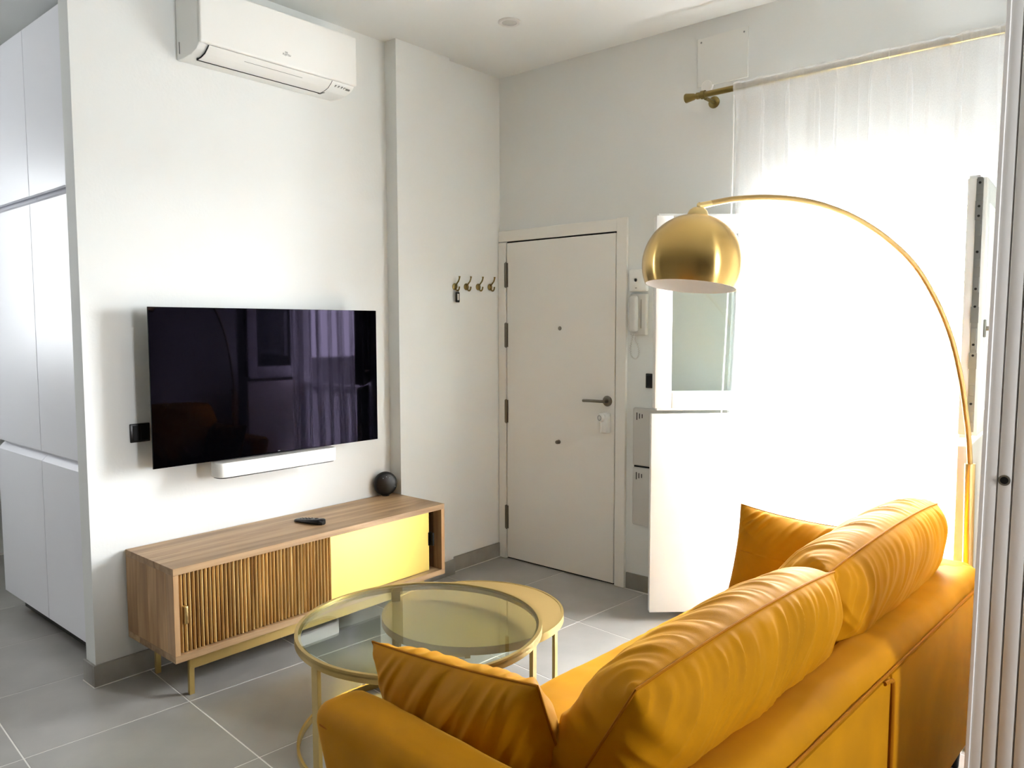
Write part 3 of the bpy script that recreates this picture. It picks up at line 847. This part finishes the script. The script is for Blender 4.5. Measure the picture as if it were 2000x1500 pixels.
t = thing('key_fob', 'small black key fob with grey label hanging from the coat hook by the pillar', 'key fob', (0.022, -0.412, 1.66))
zc = 1.689
bm = B(); tube(bm, [(0.026, -0.412 + 0.006 * math.cos(a), 1.722 + 0.012 * math.sin(a)) for a in np.linspace(0, 2 * PI, 17)[:-1]], 0.0018, 6, True); mk('loop', bm, BLACK, t)
bm = B(); box(bm, 0.018, 0.030, -0.427, -0.397, zc - 0.031, zc + 0.031, 0.005, 3); mk('case', bm, BLACK, t)
bm = B(); box(bm, 0.0295, 0.031, -0.420, -0.405, zc - 0.018, zc + 0.02, 0.0005, 1); mk('tag', bm, GREYPL, t)

# ------------------------------------------------------------------ fittings right of the door
t = thing('alarm_panel', 'white alarm keypad with round button above the entry phone', 'alarm panel', (1.045, 0, 1.704))
bm = B(); box(bm, 0.988, 1.103, -0.026, 0.0, 1.704, 1.828, 0.009, 3); mk('case', bm, PLAST, t)
bm = B(); lathe(bm, (1.033, -0.025, 1.768), (0, -1, 0), [(0.0095, 0), (0.0095, 0.0025), (0.0075, 0.0025), (0.0075, 0.001)], 24); mk('button_ring', bm, GREYP, t)
bm = B(); box(bm, 1.030, 1.040, -0.0268, -0.0255, 1.722, 1.726); mk('marking', bm, GREYP, t, False)
t = thing('entry_phone', 'white wall entry phone with handset and coiled cord beside the door', 'intercom', (1.05, 0, 1.46))
bm = B(); box(bm, 0.999, 1.104, -0.030, 0.0, 1.461, 1.690, 0.008, 3); mk('base', bm, GREYPL, t)
bm = B(); box(bm, 1.004, 1.058, -0.062, -0.024, 1.480, 1.680, 0.016, 4)
hs = mk('handset', bm, GREYPL, t)
bm = B(); box(bm, 1.070, 1.074, -0.0325, -0.029, 1.50, 1.66); mk('slot', bm, M('grey_slot', lin(150, 147, 140), 0.6), t, False)
cord = catmull([(1.03, -0.045, 1.482), (1.022, -0.04, 1.44), (1.008, -0.035, 1.39), (1.012, -0.03, 1.345), (1.040, -0.03, 1.330), (1.060, -0.03, 1.355), (1.055, -0.03, 1.40), (1.036, -0.03, 1.44), (1.040, -0.02, 1.463)], 16)
coil = []
for i, p in enumerate(cord):
    a = i * 1.5; coil.append(p + Vector((math.cos(a) * 0.004, math.sin(a) * 0.004, 0)))
bm = B(); tube(bm, coil, 0.0022, 6); mk('cord', bm, GREYPL, t)
t = thing('wall_switch', 'black switch plate half hidden behind the open window leaf', 'switch', (1.13, 0, 1.168))
bm = B(); box(bm, 1.092, 1.176, -0.009, 0.0, 1.168, 1.249, 0.003, 2); mk('plate', bm, BLACK, t)
bm = B(); box(bm, 1.099, 1.169, -0.012, -0.009, 1.176, 1.241, 0.001, 1); mk('rocker', bm, BLACK, t)
for k, (z0, z1) in enumerate(((0.727, 1.056), (0.385, 0.718))):
    t = thing('meter_cover', ['upper beige meter cover with three slots on the back wall', 'lower beige meter cover with three slots, nearer the skirting'][k], 'cover plate', (1.17, 0, z0), group='meter covers beside the door')
    bm = B(); box(bm, 1.021, 1.33, -0.028, 0.0, z0, z1, 0.012, 3); mk('case', bm, GREYPL, t)
    for q, (dx, hz) in enumerate(((0.0, 0.026), (0.017, 0.018), (0.034, 0.014))):
        bm = B(); box(bm, 1.048 + dx, 1.053 + dx, -0.0290, -0.0270, z1 - 0.043 - hz, z1 - 0.043 + hz * 0.6); mk('slot', bm, SHADOWGAP, t, False)
bm = B(); box(bm, 1.03, 1.32, -0.02, -0.002, 0.7185, 0.7265)  # dark strip filling the joint between the covers
one('dark_joint_strip', bm, SHADOWGAP, 'dark joint between the two meter covers', 'strip')

t = thing('smart_lock', 'white smart lock with round knob below the door lever', 'lock', (0.826, -0.017, 0.90))
bm = B(); box(bm, 0.825, 0.872, -0.062, -0.017, 0.895, 1.012, 0.010, 4); mk('case', bm, PLAST, t)
bm = B(); lathe(bm, (0.832, -0.055, 0.985), (-0.25, -1, 0), [(0.026, -0.038), (0.026, 0.0), (0.026, 0.012), (0.022, 0.018), (0.0, 0.019)], 32); mk('knob', bm, PLAST, t)
bm = B(); d_ = Vector((-0.25, -1, 0)).normalized(); lathe(bm, Vector((0.832, -0.055, 0.985)) + d_ * 0.0175, d_, [(0.015, 0), (0.015, 0.002), (0.0125, 0.002), (0.0125, 0.0)], 28, cap1=False); mk('light_ring', bm, GREYP, t)

# ------------------------------------------------------------------ downlight
t = thing('downlight', 'round white recessed ceiling downlight', 'downlight', (0.647, -0.649, H - 0.01))
bm = B(); lathe(bm, (0.647, -0.649, H), (0, 0, -1), [(0.060, -0.001), (0.060, 0.003), (0.052, 0.008), (0.040, 0.006), (0.038, -0.0)], 40, cap1=False); mk('trim_ring', bm, GREYPL, t)
bm = B(); lathe(bm, (0.647, -0.649, H), (0, 0, -1), [(0.039, 0.0005), (0.039, 0.0025), (0.03, 0.004), (0.0, 0.005)], 32); mk('lens', bm, M('grey_lens', lin(190, 188, 182), 0.25), t)

# ------------------------------------------------------------------ nesting coffee tables
def bar_ring(bm, c, r, a0, a1, z0, z1, th, n=72, closed=False):
    A = np.linspace(a0, a1, n + 1)
    sec = []
    for a in (A[:-1] if closed else A):
        ca, sa = math.cos(a), math.sin(a)
        sec.append([bm.verts.new((c[0] + rr * ca, c[1] + rr * sa, z)) for rr, z in ((r - th, z0), (r, z0), (r, z1), (r - th, z1))])
    pr = list(zip(sec, sec[1:])) + ([(sec[-1], sec[0])] if closed else [])
    for s, e in pr:
        for k in range(4): bm.faces.new((s[k], s[(k + 1) % 4], e[(k + 1) % 4], e[k]))
    if not closed:
        bm.faces.new(sec[0]); bm.faces.new(list(reversed(sec[-1])))
    bmesh.ops.recalc_face_normals(bm, faces=bm.faces)

def leg_bar(bm, c, r, a, z0, z1, w, th):
    ca, sa = math.cos(a), math.sin(a)
    p = Vector((c[0] + (r - th / 2) * ca, c[1] + (r - th / 2) * sa, (z0 + z1) / 2))
    obox(bm, p, (-sa, ca, 0), (ca, sa, 0), (0, 0, 1), w / 2, th / 2, (z1 - z0) / 2, 0.0008, 1)

tc, tr, tz = (1.271, -1.880), 0.447, 0.430
t = thing('coffee_table', 'large round glass-topped coffee table with gold frame in front of the sofa', 'coffee table', (tc[0], tc[1], 0), group='nesting coffee tables')
bm = B(); bar_ring(bm, tc, tr, 0, 2 * PI, tz - 0.030, tz, 0.012, 96, True); mk('rim', bm, GOLDP, t)
bm = B(); lathe(bm, (tc[0], tc[1], tz - 0.008), (0, 0, 1), [(tr - 0.013, 0), (tr - 0.013, 0.006)], 96); mk('glass_top', bm, TGLASS, t, False)
bm = B(); bar_ring(bm, tc, tr, 0, 2 * PI, tz - 0.014, tz - 0.0085, 0.022, 96, True); mk('glass_ledge', bm, GOLDP, t)
for a in (-93, 19, 151):
    bm = B(); leg_bar(bm, tc, tr, math.radians(a), 0.0, tz - 0.028, 0.036, 0.014); mk('leg', bm, GOLDP, t)
bm = B(); bar_ring(bm, tc, tr, math.radians(151), math.radians(379), 0.0, 0.026, 0.010, 72); mk('base_ring', bm, GOLDP, t)
sc_, sr, sz = (1.207, -1.532), 0.368, 0.360
t = thing('coffee_table', 'smaller round solid gold coffee table tucked under the glass one', 'coffee table', (sc_[0], sc_[1], 0), group='nesting coffee tables')
bm = B(); bar_ring(bm, sc_, sr, 0, 2 * PI, sz - 0.030, sz, 0.010, 90, True); mk('rim', bm, GOLDP, t)
bm = B(); lathe(bm, (sc_[0], sc_[1], sz - 0.006), (0, 0, 1), [(sr - 0.0102, 0), (sr - 0.0102, 0.0045)], 90); mk('table_top', bm, GOLDTOP, t, False)
for a in (14, 138, 262):
    bm = B(); leg_bar(bm, sc_, sr, math.radians(a), 0.0, sz - 0.028, 0.026, 0.012); mk('leg', bm, GOLDP, t)
bm = B(); bar_ring(bm, sc_, sr, math.radians(138), math.radians(262), 0.008, 0.032, 0.009, 40); mk('base_ring', bm, GOLDP, t)

# ------------------------------------------------------------------ arc lamp
t = thing('arc_floor_lamp', 'brass arc floor lamp with dome shade reaching over the sofa', 'floor lamp', (2.79, -0.56, 0))
bm = B(); lathe(bm, (2.795, -0.56, 0), (0, 0, 1), [(0.135, 0), (0.135, 0.032), (0.130, 0.037), (0.02, 0.040)], 48); mk('base', bm, M('white_marble', lin(226, 224, 220), 0.25, var=0.06, vscale=12), t)
bm = B(); cyl(bm, (2.797, -0.568, 0.038), (2.782, -0.569, 1.011), 0.0175, 28); mk('pole', bm, BRASS, t)
arcp = [(2.783, -0.566, 0.98), (2.777, -0.576, 1.09), (2.769, -0.589, 1.172), (2.751, -0.619, 1.32), (2.724, -0.664, 1.467), (2.687, -0.727, 1.593), (2.638, -0.81, 1.71), (2.579, -0.91, 1.795),
        (2.512, -1.024, 1.86), (2.447, -1.133, 1.898), (2.385, -1.238, 1.915), (2.325, -1.339, 1.917), (2.267, -1.437, 1.907), (2.229, -1.501, 1.893), (2.200, -1.550, 1.880)]
bm = B(); tube(bm, catmull(arcp, 8), 0.0094, 16); mk('arc', bm, ARCB, t)
SC = Vector((2.187, -1.572, 1.699)); ax = (rt2 * 0.105 + up2 * 0.994).normalized(); R = 0.1545
prof = []
a0 = math.radians(-26)
for k in range(33):
    a = a0 + (PI / 2 - 0.12 - a0) * k / 32
    prof.append((R * math.cos(a), R * math.sin(a)))
inner = [(max(r - 0.0022, 0.001), h - (0.0022 if i > 6 else 0)) for i, (r, h) in enumerate(prof)]
bm = B(); lathe(bm, SC, ax, prof, 72, 0, False, True)
lathe(bm, SC, ax, inner, 72, 1, False, True)
lathe(bm, SC, ax, [(inner[0][0], inner[0][1]), (prof[0][0], prof[0][1])], 72, 0, False, False)
mk('shade', bm, [SHADEB, LAMPIN], t)
bm = B(); lathe(bm, SC, ax, [(0.033, R * 0.972), (0.033, R * 0.99), (0.028, R + 0.012), (0.018, R + 0.021), (0.006, R + 0.024), (0.006, R + 0.032)], 32); mk('shade_cap', bm, BRASS, t)
top = SC + ax * (R + 0.030)
jt = Vector(arcp[-1])
bm = B(); cyl(bm, SC + ax * (R + 0.02), jt + ax * 0.009, 0.0072, 16); cyl(bm, jt - (Vector(arcp[-2]) - jt).normalized() * 0.008, jt + (Vector(arcp[-2]) - jt) * 0.62, 0.0098, 16); mk('joint', bm, BRASS, t)
bm = B(); lathe(bm, SC - ax * 0.02, ax, [(0.001, 0), (0.022, 0.008), (0.030, 0.03), (0.024, 0.055), (0.016, 0.07), (0.016, 0.16)], 28); mk('bulb', bm, BULB, t)

# ------------------------------------------------------------------ sofa
SA = 0.05
SU = Vector((math.sin(SA), math.cos(SA), 0)); SV = Vector((math.cos(SA), -math.sin(SA), 0)); SO = Vector((1.896, -2.81, 0))
SM = Matrix(((SU.x, SV.x, 0, SO.x), (SU.y, SV.y, 0, SO.y), (0, 0, 1, 0), (0, 0, 0, 1)))   # local: x = along the length, y = front to back
# (SU, SV, Z) is left-handed in this order, so geometry is flipped after the transform
SL, SD, SH = 2.15, 0.865, 0.690

def sofa_xf(bm):
    bm.transform(SM)
    bmesh.ops.reverse_faces(bm, faces=bm.faces)
    return bm

def soft_box(u0, u1, v0, v1, w0, w1, r, step=0.02, crown=0.0, disp=None, shape=None):
    """rounded box made of a fine grid, with an optional crown on top and a displacement along the normal"""
    nu, nv, nw = [max(3, int(round((b - a) / step))) for a, b in ((u0, u1), (v0, v1), (w0, w1))]
    bm = B(); vd = {}
    def vert(i, j, k):
        key = (i, j, k)
        if key in vd: return vd[key]
        p = np.array([u0 + (u1 - u0) * i / nu, v0 + (v1 - v0) * j / nv, w0 + (w1 - w0) * k / nw])
        lo = np.array([u0, v0, w0]) + r; hi = np.array([u1, v1, w1]) - r
        q = np.clip(p, lo, hi); d = p - q; L = np.linalg.norm(d)
        nrm = d / L if L > 1e-9 else np.array([0, 0, 1.0])
        p2 = q + nrm * min(r, L) if L > 1e-9 else p
        if L > r: p2 = q + nrm * r
        s = 2 * (p[0] - u0) / (u1 - u0) - 1; tt = 2 * (p[1] - v0) / (v1 - v0) - 1; ww = (p[2] - w0) / (w1 - w0)
        if crown: p2[2] += crown * (1 - abs(s) ** 3) * (1 - abs(tt) ** 3) * ww
        if disp is not None: p2 = p2 + nrm * disp(p2, s, tt, ww)
        if shape is not None: p2 = shape(p2)
        vd[key] = bm.verts.new(p2); return vd[key]
    def quad(a, b, c, d): bm.faces.new((vert(*a), vert(*b), vert(*c), vert(*d)))
    for i in range(nu):
        for j in range(nv):
            quad((i, j, 0), (i, j + 1, 0), (i + 1, j + 1, 0), (i + 1, j, 0)); quad((i, j, nw), (i + 1, j, nw), (i + 1, j + 1, nw), (i, j + 1, nw))
    for i in range(nu):
        for k in range(nw):
            quad((i, 0, k), (i + 1, 0, k), (i + 1, 0, k + 1), (i, 0, k + 1)); quad((i, nv, k), (i, nv, k + 1), (i + 1, nv, k + 1), (i + 1, nv, k))
    for j in range(nv):
        for k in range(nw):
            quad((0, j, k), (0, j, k + 1), (0, j + 1, k + 1), (0, j + 1, k)); quad((nu, j, k), (nu, j + 1, k), (nu, j + 1, k + 1), (nu, j, k + 1))
    return bm

sofa = thing('sofa', 'mustard yellow velvet two-seat sofa with low shelter arms', 'sofa', (SO + SU * (SL / 2) + SV * (SD / 2))[:], -SA)
def nz(p, s): return noise.noise(Vector((p[0] * s, p[1] * s, p[2] * s)))
softd = lambda p, s, t_, w: 0.0025 * nz(p, 9) + 0.002 * nz(p, 21)
# arms lean slightly: the outer face comes in and the front goes back towards the floor
def near_shape(p):
    k = (SH - p[2]) / SH
    p = p.copy(); p[0] += 0.055 * k * max(0, 1 - p[0] / 0.15); p[1] += 0.20 * k * max(0, 1 - p[1] / 0.35); return p
def far_shape(p):
    k = (SH - p[2]) / SH
    p = p.copy(); p[0] -= 0.055 * k * max(0, 1 - (SL - p[0]) / 0.15); p[1] += 0.20 * k * max(0, 1 - p[1] / 0.35); return p
AT, BT = 0.150, 0.140
bm = soft_box(0, AT, 0.018, SD - 0.02, 0.13, SH, 0.042, 0.018, 0.006, softd, near_shape); mk('arm', sofa_xf(bm), VELVET, sofa)
bm = soft_box(SL - AT, SL, 0.018, SD - 0.02, 0.13, SH, 0.042, 0.018, 0.006, softd, far_shape); mk('arm', sofa_xf(bm), VELVET, sofa)
bm = soft_box(0.03, SL - 0.03, SD - BT, SD, 0.13, SH, 0.042, 0.02, 0.006, softd); mk('back_frame', sofa_xf(bm), VELVET, sofa)
# upholstered back panels under the top band, split by a piped seam in the middle
mid = 1.145
for a, b in ((0.02, mid - 0.004), (mid + 0.004, SL - 0.02)):
    bm = soft_box(a, b, SD - 0.03, SD + 0.012, 0.128, SH - 0.052, 0.012, 0.025, 0.0, lambda p, s, t_, w: 0.003 * nz(p, 5))
    mk('back_panel', sofa_xf(bm), VELVET, sofa)
def pipe(pts, r=0.0038, name='piping', mat=PIPE):
    bm = B(); tube(bm, pts, r, 8); mk(name, sofa_xf(bm), mat, sofa)
pipe([(0.03, SD + 0.006, SH - 0.046), (SL / 2, SD + 0.006, SH - 0.046), (SL - 0.03, SD + 0.006, SH - 0.046)])
pipe(catmull([(mid - 0.06, SD + 0.011, SH - 0.056), (mid - 0.02, SD + 0.013, SH - 0.062), (mid, SD + 0.013, SH - 0.09), (mid + 0.002, SD + 0.013, 0.4), (mid, SD + 0.013, 0.13)], 8), 0.0055)
pipe([near_shape(np.array([0.004, v, SH - 0.036])) for v in np.linspace(0.06, SD - 0.03, 30)], 0.003)
pipe([far_shape(np.array([SL - 0.004, v, SH - 0.036])) for v in np.linspace(0.06, SD - 0.03, 30)], 0.003)
# seat
def seat_disp(p, s, t_, w):
    d = 0.003 * nz(p, 6) + 0.0015 * nz(p, 17)
    if w > 0.6:
        e = math.exp(-max(0, (p[0] - AT)) / 0.22)
        d += e * 0.0075 * math.sin(p[1] * 6 + p[0] * 95 + 4 * nz(p, 5)) * (0.5 + 0.5 * nz(p, 7))
        d += 0.0025 * math.sin(p[0] * 60 + p[1] * 30 + 5 * nz(p, 4)) * max(0, nz(p, 3))
    return d
bm = soft_box(AT + 0.004, SL - AT - 0.004, -0.008, SD - BT, 0.29, 0.455, 0.045, 0.014, 0.018, seat_disp)
mk('seat_cushion', sofa_xf(bm), VELVET, sofa)
bm = soft_box(AT - 0.02, SL - AT + 0.02, 0.03, SD - 0.05, 0.13, 0.292, 0.02, 0.03); mk('seat_base', sofa_xf(bm), VELVET, sofa)
for lu, lv in ((0.16, 0.14), (SL - 0.16, 0.14), (0.13, SD - 0.07), (SL - 0.13, SD - 0.045)):
    bm = B(); lathe(bm, (lu, lv, 0), (0, 0, 1), [(0.013, 0), (0.015, 0.004), (0.023, 0.131)], 20); mk('leg', sofa_xf(bm), BLACK, sofa)

# ------------------------------------------------------------------ cushions
def pillow(W, Hh, T, origin, ex, ey, ez, n=(150, 100), ps=3.0, pt=3.0, power=0.6, edge=(0.0, 0.0), wr=None, arch=0.0, seed=0):
    """two bulged faces joined at a seam; ex along the width, ey up the height, ez the front normal"""
    ex, ey, ez = Vector(ex), Vector(ey), Vector(ez); o = Vector(origin)
    nu, nv = n
    bm = B(); shared = {}
    seam = []
    for side in (1, -1):
        vv = [[None] * (nv + 1) for _ in range(nu + 1)]
        for i in range(nu + 1):
            s = -math.cos(PI * i / nu) * 0.35 + (2 * i / nu - 1) * 0.65
            for j in range(nv + 1):
                t_ = -math.cos(PI * j / nv) * 0.35 + (2 * j / nv - 1) * 0.65
                border = i in (0, nu) or j in (0, nv)
                if border and (i, j) in shared and side == -1:
                    vv[i][j] = shared[(i, j)]; continue
                x = s * W / 2 * (1 - edge[0] * (1 - t_ * t_)); y = t_ * Hh / 2 * (1 - edge[1] * (1 - s * s))
                y += arch * (1 - s * s) * (t_ + 1) / 2
                h = T / 2 * (max(0, 1 - abs(s) ** ps) * max(0, 1 - abs(t_) ** pt)) ** power
                if wr: h += wr(s, t_, side, x, y)* min(1, h / 0.02)
                if border: h = 0.0
                p = o + ex * x + ey * y + ez * (h * side)
                v = bm.verts.new(p); vv[i][j] = v
                if border: shared[(i, j)] = v
        for i in range(nu):
            for j in range(nv):
                f = (vv[i][j], vv[i + 1][j], vv[i + 1][j + 1], vv[i][j + 1])
                bm.faces.new(f if side == 1 else tuple(reversed(f)))
    loop = [shared[(i, 0)].co.copy() for i in range(nu)] + [shared[(nu, j)].co.copy() for j in range(nv)] + [shared[(i, nv)].co.copy() for i in range(nu, 0, -1)] + [shared[(0, j)].co.copy() for j in range(nv, 0, -1)]
    bmesh.ops.recalc_face_normals(bm, faces=bm.faces)
    return bm, loop

def pucker(freq, amp, depth, seed, slant, Hh, W):
    """irregular folds that run away from the seam, strongest at the seam"""
    N3 = lambda a, b, c: noise.noise(Vector((a, b, c)))
    def f(s, t_, side, x, y):
        dy = (1 - abs(t_)) * Hh / 2; dx = (1 - abs(s)) * W / 2
        k = side * 7.3 + (0 if t_ > 0 else 31) + seed
        u = x + slant * dy + 0.035 * N3(x * 4, dy * 6, k)
        env = depth * (0.45 + 1.3 * abs(N3(x * 7, 0.3, k + 2)))
        a = math.exp(-(dy / env) ** 1.3) * (0.55 + 0.9 * abs(N3(x * 5, 1.7, k + 9)))
        n1 = N3(u * freq, dy * 4, k); n2 = N3(u * freq * 2.1, dy * 8, k + 5)
        fold = (0.5 - abs(n1) * 1.9) * 0.75 + n2 * 0.5
        v = amp * a * fold
        a2 = math.exp(-(dx / 0.07) ** 1.2)
        v += amp * 0.8 * a2 * (0.5 - 1.9 * abs(N3((y + 0.5 * dx) * freq * 0.75, dx * 5, k + 14)))
        v += 0.007 * N3(x * 6, y * 6, k + 20) + 0.004 * N3(x * 13 + y * 4, y * 9, k + 23)
        return v
    return f

def sofa_dir(u, v, w): return SU * u + SV * v + Vector((0, 0, w))
def sofa_pt(u, v, w): return SO + sofa_dir(u, v, w)
def add_cushion(name, label, group, W, Hh, T, o, ex, ey, ez, freq, amp, depth, seed, slant, **kw):
    t = thing(name, label, 'cushion', sofa_pt(*o)[:], -SA, group)
    c = sofa_pt(*o)
    bm, loop = pillow(W, Hh, T, c, sofa_dir(*ex).normalized(), sofa_dir(*ey).normalized(), sofa_dir(*ez).normalized(), wr=pucker(freq, amp, depth, seed, slant, Hh, W), **kw)
    mk('cover', bm, VELVET, t)
    bm = B(); tube(bm, loop[::2], 0.0028, 6, True); mk('seam', bm, PIPE, t)

# two back cushions: lean from the seat to over the back frame
tilt = Vector((0, 0.26, 0.44)).normalized(); nrm = Vector((0, -tilt.z, tilt.y))
add_cushion('back_cushion', 'plump mustard velvet back cushion, the nearer of the two on the sofa', 'sofa back cushions', 0.89, 0.50, 0.25, (0.660, 0.612, 0.665), (1, 0.0, 0.0), tilt, nrm, 21, 0.021, 0.15, 3, 0.6,
            n=(260, 130), ps=9, pt=2.8, power=0.5, arch=0.035)
add_cushion('back_cushion', 'plump mustard velvet back cushion at the far end by the lamp', 'sofa back cushions', 0.95, 0.52, 0.28, (1.565, 0.60, 0.665), (1, 0.0, 0.02), tilt, nrm, 23, 0.020, 0.15, 8, 0.6,
            n=(260, 130), ps=9, pt=2.8, power=0.5, arch=0.04)
# throw cushions against the arms
t1 = Vector((-0.34, 0.0, 1)).normalized(); n1 = Vector((t1.z, 0, -t1.x))
add_cushion('throw_cushion', 'mustard velvet throw cushion leaning on the near sofa arm', 'throw cushions on the sofa', 0.53, 0.35, 0.19, (0.252, 0.285, 0.628), (0, 1, 0.12), (t1 + Vector((0, -0.12, 0))).normalized(), n1, 20, 0.016, 0.12, 14, 0.6,
            n=(150, 110), ps=3.4, pt=3.0, power=0.62, edge=(0.03, 0.05))
t2 = Vector((0.30, 0.0, 1)).normalized(); n2 = Vector((t2.z, 0, -t2.x))
add_cushion('throw_cushion', 'mustard velvet throw cushion leaning on the far sofa arm', 'throw cushions on the sofa', 0.53, 0.36, 0.15, (SL - 0.235, 0.31, 0.620), (0, 1, -0.03), t2, n2, 20, 0.013, 0.12, 21, 0.6,
            n=(150, 110), ps=2.6, pt=2.6, power=0.7, edge=(0.04, 0.09))
